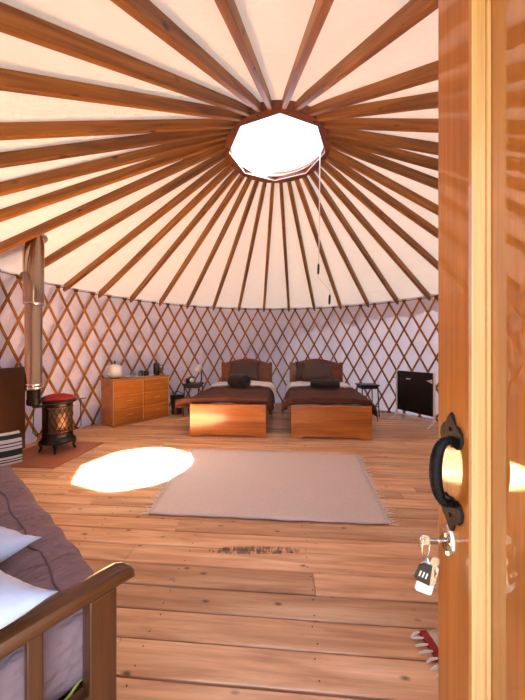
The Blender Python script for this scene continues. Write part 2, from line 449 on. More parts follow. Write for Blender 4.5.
lat = empty('wall_lattice', (CX, CY, 0))
tag(lat, 'round wall of crossed wooden laths forming diamonds', 'lattice', kind='structure')
def lath_mesh(sgn, rad):
    bm = B(); n = 16; hw, th = 0.0155, 0.010
    k = math.radians(2.5)/0.2375
    top, bot = ZT + 0.035, 0.004
    rows_ = []
    for i in range(n + 1):
        z = bot + (top - bot)*i/n
        a = sgn*k*(ZT - 0.005 - z)
        row = []
        for (da, dr) in ((-1, 0), (1, 0), (1, 1), (-1, 1)):
            aa = a + da*hw*1.08/rad; r = rad + dr*th
            zz = z + da*sgn*hw*0.0
            row.append(bm.verts.new((r*math.cos(aa), r*math.sin(aa), zz)))
        rows_.append(row)
    for i in range(n):
        for q in range(4):
            w_ = (q + 1) % 4
            bm.faces.new((rows_[i][q], rows_[i][w_], rows_[i+1][w_], rows_[i+1][q]))
    bm.faces.new(rows_[0][::-1]); bm.faces.new(rows_[-1])
    return bm
proto = {}
tie_o = None
for j in range(72):
    a = A0 + math.radians(2.5) + j*math.radians(5)
    for s, rad in ((1, R - 0.022), (-1, R - 0.010)):
        k = math.radians(2.5)/0.2375
        ok = True
        for z in (0, 0.5, 1.0, 1.5, 1.95):
            aa = a + s*k*(ZT - z)
            if in_door(CX + R*math.cos(aa), CY + R*math.sin(aa)): ok = False
        if not ok: continue
        if s not in proto: proto[s] = obj('lath', lath_mesh(s, rad), M['lath'], lat, rot=(0, 0, a))
        else: again(proto[s], lat, rot=(0, 0, a))
    if in_door(CX + R*math.cos(a), CY + R*math.sin(a)): continue
    if tie_o is None:
        bm = B(); box(bm, (R - 0.034, -0.02, ZT - 0.014), (R + 0.006, 0.02, ZT + 0.010), 0.006)
        tube(bm, [(R - 0.02, -0.03, ZT + 0.012), (R - 0.03, 0.0, ZT), (R - 0.02, 0.026, ZT + 0.02)], 0.006, 6)
        tie_o = obj('tie', bm, M['tie'], lat, rot=(0, 0, a))
    else: again(tie_o, lat, rot=(0, 0, a))

bm = B()
cp = []
for i in range(181):
    a = math.atan2(-1, 0) + 0.22 + (2*PI - 0.44)*i/180
    cp.append((R*math.cos(a)*0.9965, R*math.sin(a)*0.9965, ZT + 0.014 + 0.004*math.sin(a*72)))
tube(bm, cp, 0.0055, 6)
cb = obj('trim_1', bm, M['rope'], smooth=True, loc=(CX, CY, 0))
tag(cb, 'thin dark tension cable running along the lattice tops', 'cable', kind='structure')
bm = B()
for a0_, a1_ in ((-PI/2 + 0.24, 3*PI/2 - 0.24),):
    n = 144
    pr = []
    for i in range(n + 1):
        a = a0_ + (a1_ - a0_)*i/n
        pr.append([bm.verts.new((r*math.cos(a), r*math.sin(a), z)) for r, z in ((R + 0.004, 0.001), (R + 0.024, 0.001), (R + 0.024, 0.022), (R + 0.004, 0.022))])
    for i in range(n):
        for q in range(4): bm.faces.new((pr[i][q], pr[i][(q+1) % 4], pr[i+1][(q+1) % 4], pr[i+1][q]))
bb = obj('baseboard_round', bm, M['wall'], loc=(CX, CY, 0))
tag(bb, 'pale narrow skirting strip where canvas wall meets floor', 'baseboard', kind='structure')

# ------------------------------------------------------------------ roof canvas, ribs, crown
SL = math.atan2(ZC - ZT, R - RC)                 # roof pitch
bm = B(); segs = 216
prof = [(RC - 0.03, ZC + 0.09), (RC + 0.35, None), (1.4, None), (2.1, None), (R - 0.12, None), (R + 0.14, None)]
def zroof(r): return ZT + (R - r)*math.tan(SL) + 0.076/math.cos(SL)
rg = []
for i in range(segs):
    a = 2*PI*i/segs
    ph = 0.5 - 0.5*math.cos((a - A0)*N_RIB)      # 0 on a rib, 1 midway
    row = []
    for j, (r, z) in enumerate(prof):
        zz = z if z is not None else zroof(r) - 0.012*ph*min(1, r/2.0)
        row.append(bm.verts.new((r*math.cos(a), r*math.sin(a), zz)))
    rg.append(row)
for i in range(segs):
    k = (i + 1) % segs
    for j in range(len(prof) - 1): bm.faces.new((rg[i][j], rg[k][j], rg[k][j+1], rg[i][j+1]))
ceil = obj('ceiling', bm, M['roof'], smooth=True, loc=(CX, CY, 0))
tag(ceil, 'cream canvas roof resting on radiating wooden ribs', 'ceiling', kind='structure')

def rib_mesh():
    bm = B()
    L = (R - RC)/math.cos(SL) + 0.025
    # local X runs from the wall end up to the crown, underside at z = 0
    w0, w1, d0, d1 = 0.0235, 0.0195, 0.072, 0.058
    secs = [(-0.045, 0.014, 0.026), (0.03, w0, d0), (L*0.5, w0, d0), (L - 0.25, w0*.97, d0*.96), (L, w1, d1)]
    c = 0.004; rows_ = []
    for (x, w, d) in secs:
        zb = 0.0
        pts = [(-w + c, zb), (w - c, zb), (w, zb + c), (w, zb + d), (-w, zb + d), (-w, zb + c)]
        rows_.append([bm.verts.new((x, p[0], p[1])) for p in pts])
    for i in range(len(rows_) - 1):
        for q in range(6):
            bm.faces.new((rows_[i][q], rows_[i][(q+1) % 6], rows_[i+1][(q+1) % 6], rows_[i+1][q]))
    bm.faces.new(rows_[0]); bm.faces.new(rows_[-1])
    return bm
rib0 = None
RIB_ANGLES = [math.degrees(A0) - 10*k for k in range(14)] + [21.9, 11.4, 2.2, -9.7, -19.2, -27.5, -39.0, -50.5, -60.6, -75.0, -86.8, -99.4,
              -109.0, -119.6, -129.6, -141.6, -149.5, -158.0, -165.9, -175.2, -186.4]
for a in RIB_ANGLES:
    a = math.radians(a)
    loc = (R*math.cos(a), R*math.sin(a), ZT - 0.006)
    rot = (Matrix.Rotation(a + PI, 4, 'Z') @ Matrix.Rotation(-SL, 4, 'Y')).to_euler()
    if rib0 is None: rib0 = obj('rib', rib_mesh(), M['rib'], ceil, loc=loc, rot=rot)
    else: again(rib0, ceil, loc=loc, rot=rot)

crown = empty('window_1', (CX, CY, ZC))
tag(crown, 'round roof crown with an octagonal skylight', 'skylight', kind='structure')
def oct_ring(bm, ro, ri, z0, z1, n=48, off=PI/2):
    """round outside, octagonal inside"""
    def inner(a):
        b = ((a - off) % (PI/4)) - PI/8
        return ri*math.cos(PI/8)/math.cos(b)
    P = []
    for i in range(n):
        a = off + 2*PI*i/n
        r = inner(a)
        P.append([bm.verts.new(q) for q in ((ro*math.cos(a), ro*math.sin(a), z0), (r*math.cos(a), r*math.sin(a), z0),
                                           (r*math.cos(a), r*math.sin(a), z1), (ro*math.cos(a), ro*math.sin(a), z1))])
    for i in range(n):
        k = (i + 1) % n
        for q in range(4): bm.faces.new((P[i][q], P[i][(q+1) % 4], P[k][(q+1) % 4], P[k][q]))
bm = B(); oct_ring(bm, RC, 0.512, -0.008, 0.04); auto_smooth(obj('ring', bm, M['crown'], crown))
bm = B(); lathe(bm, [(RC, 0.04), (RC, 0.125), (0.540, 0.125), (0.535, 0.06), (0.486, 0.055), (0.482, 0.04), (RC, 0.04)], 64, cap=False)
auto_smooth(obj('upper_ring', bm, M['crown'], crown))
bm = B()
for i in range(8):
    a, b = PI/2 + i*PI/4, PI/2 + (i + 1)*PI/4
    r = 0.508
    tube(bm, [(r*math.cos(a), r*math.sin(a), 0.0), (r*math.cos(b), r*math.sin(b), 0.0)], 0.005, 6)
obj('lit_inner_edge', bm, M['frame'], crown)  # added white strip, imitates the lit inner face of the octagon
for i in range(N_RIB):
    if i % 3: continue
    a = A0 - (i + .5)*2*PI/N_RIB
    if i == 0:
        bm = B(); lathe(bm, [(0.006, -0.013), (0.009, -0.010), (0.009, -0.006)], 8)
        bolt0 = obj('bolt', bm, M['rope'], crown, loc=(0.527*math.cos(a), 0.527*math.sin(a), 0))
    else: again(bolt0, crown, loc=(0.527*math.cos(a), 0.527*math.sin(a), 0))
bm = B(); lathe(bm, [(0.56, 0.135), (0.53, 0.20), (0.42, 0.28), (0.26, 0.33), (0.10, 0.35), (0.001, 0.352)], 48, cap=False)
obj('dome', bm, M['dome'], crown, smooth=True)

# ------------------------------------------------------------------ door, its frame
DX = 0.36
door = empty('door_1', (DX, -0.06, 0.03))
tag(door, 'orange varnished pine door standing open with black pull handle', 'door', kind='structure')
def dob(name, a, b, mat, bev=0.002):
    bm = B(); box(bm, [a[k] - (DX, -0.06, 0.03)[k] for k in range(3)], [b[k] - (DX, -0.06, 0.03)[k] for k in range(3)], bev)
    return obj(name, bm, mat, door)
dob('stile', (DX, 0.500, 0.03), (DX + 0.06, 0.5925, 1.86), M['door'], 0.003)
dob('stile', (DX, -0.06, 0.03), (DX + 0.06, 0.03, 1.86), M['door'], 0.003)
dob('rail', (DX, 0.03, 1.735), (DX + 0.06, 0.500, 1.86), M['door'], 0.003)
dob('rail', (DX, 0.03, 0.03), (DX + 0.06, 0.500, 0.20), M['door'], 0.003)
dob('panel', (DX + 0.032, 0.025, 0.19), (DX + 0.042, 0.506, 1.745), M['doorpanel'], 0.0)
# moulding lining the recess, in two steps
for (t0, t1, x0, x1) in ((0.0, 0.003, 0.002, 0.0255), (0.0, 0.008, 0.0255, 0.0318)):
    ya, yb, za, zb = 0.03, 0.500, 0.20, 1.735
    dob('moulding', (DX + x0, yb - t1, za), (DX + x1, yb, zb), M['doorbead'], 0.0015)
    dob('moulding', (DX + x0, ya, za), (DX + x1, ya + t1, zb), M['doorbead'], 0.0015)
    dob('moulding', (DX + x0, ya + t1, zb - t1), (DX + x1, yb - t1, zb), M['doorbead'], 0.0015)
    dob('moulding', (DX + x0, ya + t1, za), (DX + x1, yb - t1, za + t1), M['doorbead'], 0.0015)
# pull handle: two forged leaves and a bowed grip
hz0, hz1, hy = 0.828, 0.950, 0.546
hd = empty('pull_handle', (0, 0, 0)); hd.parent = door; hd.location = (0, hy + 0.06, 0)
bm = B(); pts = []; rad = []
n = 18
for i in range(n + 1):
    t = i/n; a = -PI/2 + PI*t
    z = (hz0 + hz1)/2 - 0.03 + (hz1 - hz0)/2*0.98*math.sin(a)
    x = -0.004 - 0.028*(max(0.0, math.cos(a)))**0.75
    pts.append((x, 0, z)); rad.append(0.0075 + 0.0035*math.cos(a))
tube(bm, pts, rad, 10)
auto_smooth(obj('grip', bm, M['forged'], hd), 60)
def leaf(zc, s):
    half = [(0.0, 0.052), (0.006, 0.047), (0.010, 0.036), (0.012, 0.030), (0.022, 0.028), (0.030, 0.018), (0.032, 0.004), (0.026, -0.010), (0.016, -0.014), (0.009, -0.008), (0.007, -0.012), (0.0, -0.014)]
    poly = [(p[0], zc + s*p[1]) for p in half] + [(-p[0], zc + s*p[1]) for p in reversed(half[1:-1])]
    bm = B(); prism(bm, poly, -0.005, 0.001, 'YZ')
    bmesh.ops.bevel(bm, geom=[e for e in bm.edges if all(abs(v.co.x + 0.005) < 1e-5 for v in e.verts)], offset=0.002, segments=1, affect='EDGES')
    o = obj('leaf_plate', bm, M['forgedleaf'], hd)
    bm = B(); lathe(bm, [(0.001, 0.0), (0.004, -0.0005), (0.004, 0.002)], 8, Matrix.Translation((-0.006, 0, zc + s*0.02)) @ Matrix.Rotation(-PI/2, 4, 'Y'))
    obj('screw', bm, M['iron'], o)
leaf(hz1 - 0.03, 1); leaf(hz0 - 0.03, -1)
# lock escutcheon
LY, LZ = 0.5565, 0.752
es = B()
Me = Matrix.Translation((0, LY + 0.06, LZ - 0.03)) @ Matrix.Rotation(-PI/2, 4, 'Y')
lathe(es, [(0.030, 0.0), (0.030, 0.002), (0.027, 0.005), (0.022, 0.004), (0.019, 0.003), (0.015, 0.006), (0.001, 0.006)], 28, Me, sx=1.0, sy=0.62)
eo = auto_smooth(obj('escutcheon', es, M['chrome'], door), 50)
bm = B(); box(bm, (-0.0068, LY + 0.06 - 0.0025, LZ - 0.03 - 0.012), (-0.005, LY + 0.06 + 0.0025, LZ - 0.03 + 0.006))
obj('keyhole', bm, M['black'], eo)
# hinges on the hidden edge
for hz in (0.35, 1.5):
    bm = B(); lathe(bm, [(0.009, 0), (0.009, 0.09)], 10, Matrix.Translation((0.066, -0.004, hz)))
    obj('hinge', bm, M['iron'], door)
# frame
fr = empty('trim_2', (0, 0.02, 0)); tag(fr, 'wooden frame of the tent doorway', 'door frame', kind='structure')
for a, b, nm in (((-0.55, -0.10, 0.0), (-0.47, 0.08, 1.95), 'jamb'), ((0.432, -0.10, 0.0), (0.512, 0.08, 1.95), 'jamb'),
                 ((-0.47, -0.10, 1.87), (0.432, 0.08, 1.95), 'lintel'), ((-0.47, -0.10, -0.12), (0.432, -0.07, 0.02), 'threshold')):
    bm = B(); box(bm, a, b, 0.004); obj(nm, bm, M['door'], fr)

# keys hanging from the lock
kr = empty('key_bunch', (DX - 0.006, LY, LZ))
tag(kr, 'key left in the door lock with ring and two tags', 'keys')
bm = B(); tube(bm, [(0.004, 0, 0), (-0.034, 0, 0.001)], 0.0026, 8)
lathe(bm, [(0.004, 0), (0.0045, 0.004), (0.004, 0.008)], 10, Matrix.Translation((-0.008, 0, 0)) @ Matrix.Rotation(-PI/2, 4, 'Y'))
lathe(bm, [(0.0095, -0.0012), (0.0095, 0.0012)], 16, Matrix.Translation((-0.040, 0, 0.001)) @ Matrix.Rotation(PI/2, 4, 'X'))
auto_smooth(obj('key', bm, M['chrome'], kr))
bm = B(); c0 = Vector((-0.037, 0.002, -0.015))
tube(bm, [c0 + Vector((0.0155*math.cos(2*PI*i/24)*0.85, 0.010*math.cos(2*PI*i/24), 0.022*math.sin(2*PI*i/24))) for i in range(24)], 0.0013, 6, closed=True)
obj('key_ring', bm, M['chrome'], kr, smooth=True)
tz = -0.036
def key_tag(name, w, h, t, mat, M_, hole=True):
    bm = B(); c = w*0.22
    poly = [(-w/2 + c, 0), (w/2 - c, 0), (w/2, -c*1.2), (w/2, -h + c*.5), (w/2 - c*.5, -h), (-w/2 + c*.5, -h), (-w/2, -h + c*.5), (-w/2, -c*1.2)]
    prism(bm, poly, -t/2, t/2, 'XZ', M_); return obj(name, bm, mat, kr)
MT = Matrix.Translation((-0.030, -0.003, tz - 0.004)) @ Matrix.Rotation(math.radians(-12), 4, 'Z') @ Matrix.Rotation(math.radians(14), 4, 'Y')
wt = key_tag('white_tag', 0.030, 0.062, 0.003, M['plaintag'], MT); wt['label'] = 'white plastic key tag'
MD = Matrix.Translation((-0.037, -0.008, tz - 0.006)) @ Matrix.Rotation(math.radians(-10), 4, 'Z') @ Matrix.Rotation(math.radians(20), 4, 'Y')
dt = key_tag('dark_tag', 0.032, 0.036, 0.003, M['darktag'], MD); dt['label'] = 'small dark key tag with pale marks'
for i in range(3):
    bm = B(); box(bm, (-0.011 + i*0.006, -0.0024, -0.026), (-0.0085 + i*0.006, -0.0014, -0.015), 0, MD)
    obj('mark', bm, M['plaintag'], dt)
MK = Matrix.Translation((-0.027, -0.010, tz + 0.002)) @ Matrix.Rotation(math.radians(8), 4, 'Y')
bm = B(); box(bm, (-0.004, -0.001, -0.046), (0.004, 0.001, -0.008), 0.0006, MK); lathe(bm, [(0.009, -0.001), (0.009, 0.001)], 12, MK @ Matrix.Rotation(PI/2, 4, 'X'))
for i in range(3): box(bm, (0.004, -0.001, -0.040 + i*0.008), (0.007, 0.001, -0.036 + i*0.008), 0, MK)
obj('spare_key', bm, M['chrome'], kr)
bm = B(); tube(bm, [(-0.036, 0, tz + 0.002), (-0.034, -0.004, tz - 0.006)], 0.0018, 6); obj('tag_link', bm, M['chrome'], kr)

# ------------------------------------------------------------------ beds
def make_bed(loc, rz, W, label):
    b = empty('single_bed', loc, rz); tag(b, label, 'bed', 'single beds side by side')
    L = 1.90; hw = W/2
    bm = B()
    foot = [(-hw, 0.0), (-hw + 0.11, 0.0), (-hw + 0.15, 0.028), (hw - 0.15, 0.028), (hw - 0.11, 0.0), (hw, 0.0), (hw, 0.40), (hw - 0.012, 0.412), (-hw + 0.012, 0.412), (-hw, 0.40)]
    prism(bm, foot, 0.0, 0.035, 'XZ'); obj('footboard', bm, M['bed'], b)
    bm = B(); box(bm, (-hw - 0.004, -0.006, 0.400), (hw + 0.004, 0.040, 0.420), 0.006); obj('cap_rail', bm, M['bed'], b)
    for s in (-1, 1):
        bm = B(); box(bm, (s*(hw - 0.020) - 0.024*(s > 0), 0.035, 0.17), (s*(hw - 0.020) + 0.024*(s < 0), L - 0.04, 0.36), 0.004); obj('side_rail', bm, M['headboard'], b)
    # headboard: arched panel between two posts
    n = 20; top = []
    for i in range(n + 1):
        t = -1 + 2*i/n; top.append((t*(hw - 0.05), 0.855 + 0.085*math.cos(t*PI/2)**1.3))
    bm = B(); prism(bm, [(-hw + 0.05, 0.25)] + [(hw - 0.05, 0.25)] + top[::-1], L - 0.035, L - 0.008, 'XZ'); hb = obj('headboard', bm, M['headboard'], b)
    bm = B(); tube(bm, [(x, L - 0.022, z) for x, z in top], 0.016, 8); auto_smooth(obj('top_rail', bm, M['headboard'], hb))
    for s in (-1, 1):
        bm = B(); box(bm, (s*hw - 0.05*(s > 0), L - 0.045, 0.0), (s*hw + 0.05*(s < 0), L, 0.865), 0.006)
        box(bm, (s*hw - 0.055*(s > 0) - .002, L - 0.05, 0.865), (s*hw + 0.055*(s < 0) + .002, L + 0.004, 0.885), 0.005)
        obj('post', bm, M['headboard'], b)
    bm = B(); softbox(bm, W - 0.07, L - 0.15, 0.20, 0.05, (14, 14, 4), 0.004, 5, 1.0, Matrix.Translation((0, L/2 + 0.022, 0.26)))
    obj('mattress', bm, M['sheet'], b, smooth=True)
    return b
def bed_linen(loc, rz, W, side, seed, flare):
    """brown throw over the foot half, white sheet folded over above it"""
    hw = W/2
    def make(name, y0, y1, zoff, drop, mat, rip, footdip, thick, fl=0.0):
        def fn(u, v):
            vv = v; fd = 0.0
            if footdip and v < 0.10: fd = (0.10 - v)/0.10; vv = 0.0
            elif footdip: vv = (v - 0.10)/0.90
            y = y0 + (y1 - y0)*vv
            tot = hw + drop
            l = (2*u - 1)*tot; s = 1 if l >= 0 else -1; l = abs(l)
            zt = 0.458 + zoff - footdip*(1 - smoothstep(0.0, 0.45, y)) - 0.075*fd
            flat = hw - 0.045
            if l < flat: x, z = l, zt + 0.018*math.cos(l/flat*PI/2)
            else:
                rr = 0.06; q = l - flat
                if q < rr*PI/2: x = flat + rr*math.sin(q/rr); z = zt - rr*(1 - math.cos(q/rr))
                else: x = flat + rr + 0.10*(q - rr*PI/2) ; z = zt - rr - (q - rr*PI/2)
                fall = smoothstep(0, 0.15, q)
                x += fall*(rip*(0.5 + 0.5*math.sin(y*17 + seed + s)) + 0.022 + 0.03*abs(noise.noise(Vector((y*4, s*3 + seed, 0)))))
                if s == side: x += fall*fl*(1 - smoothstep(0.0, 0.55, y)); 
                if s == side: z += fall*fl*0.6*(1 - smoothstep(0.0, 0.4, y))
            p = Vector((s*x, y, z))
            d = noise.noise(Vector((p.x*3.2 + seed, p.y*3.2, seed)))*0.014 + noise.noise(Vector((p.x*8, p.y*5 + seed, 2.0)))*0.007
            p.z += d
            return p
        bm = B(); grid(bm, fn, 56, 40, thick)
        o = obj(name, bm, mat, smooth=True, loc=loc, rot=(0, 0, rz)); return o
    t = make('brown_throw', 0.064, 0.985, 0.056, 0.19, M['brown'], 0.03, 0.030, 0.020, flare)
    s = make('white_sheet', 1.012, 1.66, 0.080, 0.16, M['sheet'], 0.03, 0.0, 0.018)
    return t, s
def local(loc, rz, x, y, z): return Vector(loc) + Matrix.Rotation(rz, 3, 'Z') @ Vector((x, y, z))
beds = []
for (xl, xr, py, W, lab) in ((189, 266, 437.3, 0.985, 'A'), (291, 371, 439.5, 0.995, 'B')):
    p0, p1 = G(xl, py), G(xr, py)
    c = (p0 + p1)/2
    beds.append((c, ANG, W))
lA = 'orange pine single bed nearer the chest of drawers'; lB = 'orange pine single bed nearer the black panel'
b1 = make_bed(beds[0][0], ANG, beds[0][2], lA); b2 = make_bed(beds[1][0], ANG - 0.008, beds[1][2], lB)
t1, s1 = bed_linen(beds[0][0], ANG, beds[0][2], -1, 1.3, 0.14)
t2, s2 = bed_linen(beds[1][0], ANG - 0.008, beds[1][2], -1, 5.7, 0.05)
tag(t1, 'brown throw on the bed nearer the chest of drawers', 'throw', 'brown throws on the beds')
tag(t2, 'brown throw on the bed nearer the black panel', 'throw', 'brown throws on the beds')
tag(s1, 'white sheet turned over on the bed nearer the chest of drawers', 'sheet', 'white sheets on the beds')
tag(s2, 'white sheet turned over on the bed nearer the black panel', 'sheet', 'white sheets on the beds')
# pillows leaning on the headboards
def bed_pillow(bed, x, y, z, w, h, tilt, lab, seed):
    bm = B(); cushion(bm, w, h, 0.15, 18, 0.012, seed, 3.4)
    o = obj('pillow', bm, M['greypillow'], smooth=True, loc=local(bed[0], bed[1], x, y, z), rot=(math.radians(tilt), 0, bed[1]))
    tag(o, lab, 'pillow', 'taupe pillows against the headboards')
bed_pillow(beds[0], -0.02, 1.70, 0.735, 0.56, 0.36, 62, 'taupe pillow against headboard of the bed nearer the chest of drawers', 1)
bed_pillow(beds[1], 0.02, 1.585, 0.735, 0.58, 0.34, 58, 'taupe pillow lying in front of another on the bed nearer the black panel', 3)
bed_pillow(beds[1], -0.10, 1.775, 0.74, 0.56, 0.34, 74, 'taupe pillow half hidden behind another on the bed nearer the black panel', 6)
# rolled towels
def roll(bed, x, y, z, L, r, yaw, lab, sq=0.9, seed=0):
    root = empty('rolled_towel', local(bed[0], bed[1], x, y, z), bed[1] + yaw)
    tag(root, lab, 'towel', 'rolled towels on the beds')
    bm = B(); prof = [(0.03, -L/2 + 0.012), (r*0.75, -L/2), (r*0.97, -L/2 + 0.02), (r, -L/4), (r*1.01, 0), (r, L/4), (r*0.97, L/2 - 0.02), (r*0.75, L/2), (0.03, L/2 - 0.012)]
    lathe(bm, prof, 24, Matrix.Translation((0, 0, r*sq)) @ Matrix.Rotation(PI/2, 4, 'Y'), sx=sq)
    for v in bm.verts: v.co += noise.noise_vector(v.co*12 + Vector((seed, 0, 0)))*0.008
    obj('roll', bm, M['towel'], root, smooth=True)
    for s in (-1, 1):
        bm = B(); pts = []
        for i in range(60):
            a = i*0.32; rr = 0.012 + (r*0.82 - 0.012)*i/59
            pts.append((s*(L/2 + 0.002), rr*math.cos(a), r*sq + rr*sq*math.sin(a)))
        tube(bm, pts, 0.006, 5); obj('spiral_end', bm, M['towel'], root, smooth=True)
roll(beds[0], 0.02, 0.80, 0.545, 0.34, 0.108, -0.55, 'dark rolled towel lying on the bed nearer the chest of drawers', 0.92, 1)
roll(beds[1], 0.03, 0.78, 0.545, 0.42, 0.085, -0.10, 'flattened dark rolled towel lying on the bed nearer the black panel', 0.75, 2)

# ------------------------------------------------------------------ bedside tables and lamp
def side_table(loc, rz, w, d, h, label):
    t = empty('bedside_table', loc, rz); tag(t, label, 'table', 'black bedside tables')
    bm = B(); box(bm, (-w/2, -d/2, h - 0.022), (w/2, d/2, h), 0.004); obj('table_top', bm, M['black'], t)
    bm = B(); box(bm, (-w/2 + .02, -d/2 + .02, h - 0.07), (w/2 - .02, d/2 - .02, h - 0.022)); obj('apron', bm, M['black'], t)
    for sx in (-1, 1):
        for sy in (-1, 1):
            bm = B(); tube(bm, [(sx*(w/2 - 0.012), sy*(d/2 - 0.012), 0.0), (sx*(w/2 - 0.03), sy*(d/2 - 0.03), h - 0.02)], 0.010, 8)
            obj('leg', bm, M['black'], t)
    bm = B(); box(bm, (-w/2 + .02, -d/2 + .02, 0.16), (w/2 - .02, d/2 - .02, 0.172)); obj('shelf', bm, M['black'], t)
    return t
TA = Vector((-1.20, 5.02, 0)); TB = Vector((1.80, 4.95, 0))
side_table(TA, ANG, 0.30, 0.30, 0.54, 'small black bedside table carrying the little lamp')
side_table(TB, ANG + 0.1, 0.32, 0.30, 0.535, 'small black bedside table between bed and black panel')
lp = empty('bedside_lamp', (-1.04, 5.0, 0.54)); tag(lp, 'small black desk lamp with pale tilted shade on bedside table', 'lamp')
lp.location = TA + Vector((0.115, 0.06, 0.54))
bm = B(); lathe(bm, [(0.05, 0), (0.05, 0.008), (0.012, 0.016)], 18); obj('base', bm, M['black'], lp)
bm = B(); tube(bm, [(0, 0, 0.01), (0.012, 0, 0.12), (0.0, 0, 0.22)], 0.012, 8); obj('stem', bm, M['black'], lp, smooth=True)
bm = B(); lathe(bm, [(0.028, 0.075), (0.038, 0.06), (0.066, -0.05), (0.062, -0.05), (0.034, 0.055)], 20, Matrix.Translation((-0.04, -0.02, 0.255)) @ Matrix.Rotation(math.radians(28), 4, 'Y'), cap=False)
obj('lamp_shade', bm, M['glazeshade'], lp, smooth=True)
ck = empty('alarm_clock', TA + Vector((-0.02, -0.04, 0.54)), 0.3); tag(ck, 'little black alarm clock with round bells on bedside table', 'clock')
bm = B(); lathe(bm, [(0.001, -0.025), (0.05, -0.025), (0.052, 0.02), (0.046, 0.026), (0.001, 0.026)], 22, Matrix.Translation((0, 0, 0.058)) @ Matrix.Rotation(PI/2, 4, 'X')); auto_smooth(obj('case', bm, M['black'], ck))
bm = B(); lathe(bm, [(0.001, 0.0), (0.040, 0.0)], 20, Matrix.Translation((0, -0.0275, 0.058)) @ Matrix.Rotation(PI/2, 4, 'X'), cap=False); obj('dial', bm, M['chrome'], ck)
for s in (-1, 1):
    bm = B(); lathe(bm, [(0.024, 0), (0.02, 0.012), (0.001, 0.018)], 14, Matrix.Translation((s*0.032, 0, 0.105)) @ Matrix.Rotation(s*0.5, 4, 'Y')); obj('bell', bm, M['black'], ck, smooth=True)
    bm = B(); tube(bm, [(s*0.03, 0, 0.02), (s*0.04, 0, 0.0)], 0.005, 6); obj('foot', bm, M['black'], ck)
mg = empty('black_mug', TA + Vector((-0.105, 0.02, 0.54))); tag(mg, 'black mug beside the little alarm clock', 'mug')
bm = B(); lathe(bm, [(0.03, 0), (0.037, 0.004), (0.038, 0.085), (0.034, 0.085), (0.032, 0.01), (0.001, 0.01)], 20); obj('cup', bm, M['black'], mg, smooth=True)
bm = B(); tube(bm, [(-0.037, 0, 0.068), (-0.06, 0, 0.06), (-0.06, 0, 0.03), (-0.037, 0, 0.022)], 0.005, 6); obj('handle', bm, M['black'], mg, smooth=True)

# ------------------------------------------------------------------ chest of drawers
pL, pR = Vector((-2.146, 4.135, 0)), Vector((-1.587, 4.890, 0))
e = (pR - pL); CW = e.length; ca = math.atan2(e.y, e.x); CD, CH = 0.375, 0.69
ch = empty('chest_of_drawers', pL, ca); tag(ch, 'honey pine chest of six drawers with pale edging beside lattice wall', 'chest')
bm = B(); box(bm, (0.006, 0.012, 0.03), (CW - 0.006, CD, CH - 0.022), 0.003)
obj('body', bm, M['chest'], ch)
bm = B(); box(bm, (-0.012, -0.012, CH - 0.022), (CW + 0.012, CD + 0.006, CH), 0.006); obj('top', bm, M['chest'], ch)
bm = B(); box(bm, (0.0, -0.002, 0.0), (CW, CD, 0.035), 0.003); obj('plinth', bm, M['chest'], ch)
for x in (0.0, CW - 0.016):
    bm = B(); box(bm, (x, -0.004, 0.035), (x + 0.016, 0.014, CH - 0.022), 0.004); obj('corner_edging', bm, M['chestline'], ch)
bm = B(); box(bm, (CW/2 - 0.006, -0.002, 0.04), (CW/2 + 0.006, 0.014, CH - 0.022), 0.002); obj('middle_edging', bm, M['chestline'], ch)
dh = (CH - 0.022 - 0.045)/3
for c_ in range(2):
    for r_ in range(3):
        x0 = 0.022 + c_*(CW/2 - 0.010); x1 = x0 + CW/2 - 0.034
        z0 = 0.045 + r_*dh + 0.006; z1 = z0 + dh - 0.014
        bm = B(); box(bm, (x0, -0.008, z0), (x1, 0.013, z1), 0.004)
        d = obj('drawer', bm, M['chest'], ch)
        bm = B(); xm = (x0 + x1)/2; zm = (z0 + z1)/2 + 0.01
        tube(bm, [(xm - 0.05, -0.008, zm), (xm - 0.04, -0.022, zm), (xm + 0.04, -0.022, zm), (xm + 0.05, -0.008, zm)], 0.006, 6)
        obj('handle', bm, M['chestline'], d, smooth=True)
        bm = B(); tube(bm, [(x0 + 0.004, -0.009, z1 - 0.004), (x1 - 0.004, -0.009, z1 - 0.004)], 0.0045, 6); obj('beading', bm, M['chestline'], d)
def onchest(x, y, z=0.0): return pL + Matrix.Rotation(ca, 3, 'Z') @ Vector((x, y, CH + z))
# white jug kettle
kt = empty('kettle', onchest(0.13, 0.21), ca + 0.2); tag(kt, 'white jug kettle standing at the end of the chest', 'kettle')
bm = B(); lathe(bm, [(0.075, 0), (0.078, 0.012), (0.06, 0.016)], 24); obj('base', bm, M['black'], kt)
bm = B(); lathe(bm, [(0.085, 0.018), (0.098, 0.03), (0.100, 0.07), (0.088, 0.15), (0.076, 0.20), (0.05, 0.212), (0.001, 0.216)], 28); obj('body', bm, M['white'], kt, smooth=True)
bm = B(); prism(bm, [(0.070, 0.195), (0.135, 0.175), (0.115, 0.145), (0.085, 0.115)], -0.022, 0.022, 'XZ'); obj('spout', bm, M['white'], kt)
bm = B(); tube(bm, [(-0.075, 0, 0.19), (-0.14, 0, 0.185), (-0.15, 0, 0.11), (-0.095, 0, 0.05)], 0.010, 8); obj('handle', bm, M['white'], kt, smooth=True)
bm = B(); lathe(bm, [(0.012, 0.212), (0.010, 0.225), (0.014, 0.25), (0.010, 0.262)], 12); obj('lid_knob', bm, M['black'], kt, smooth=True)
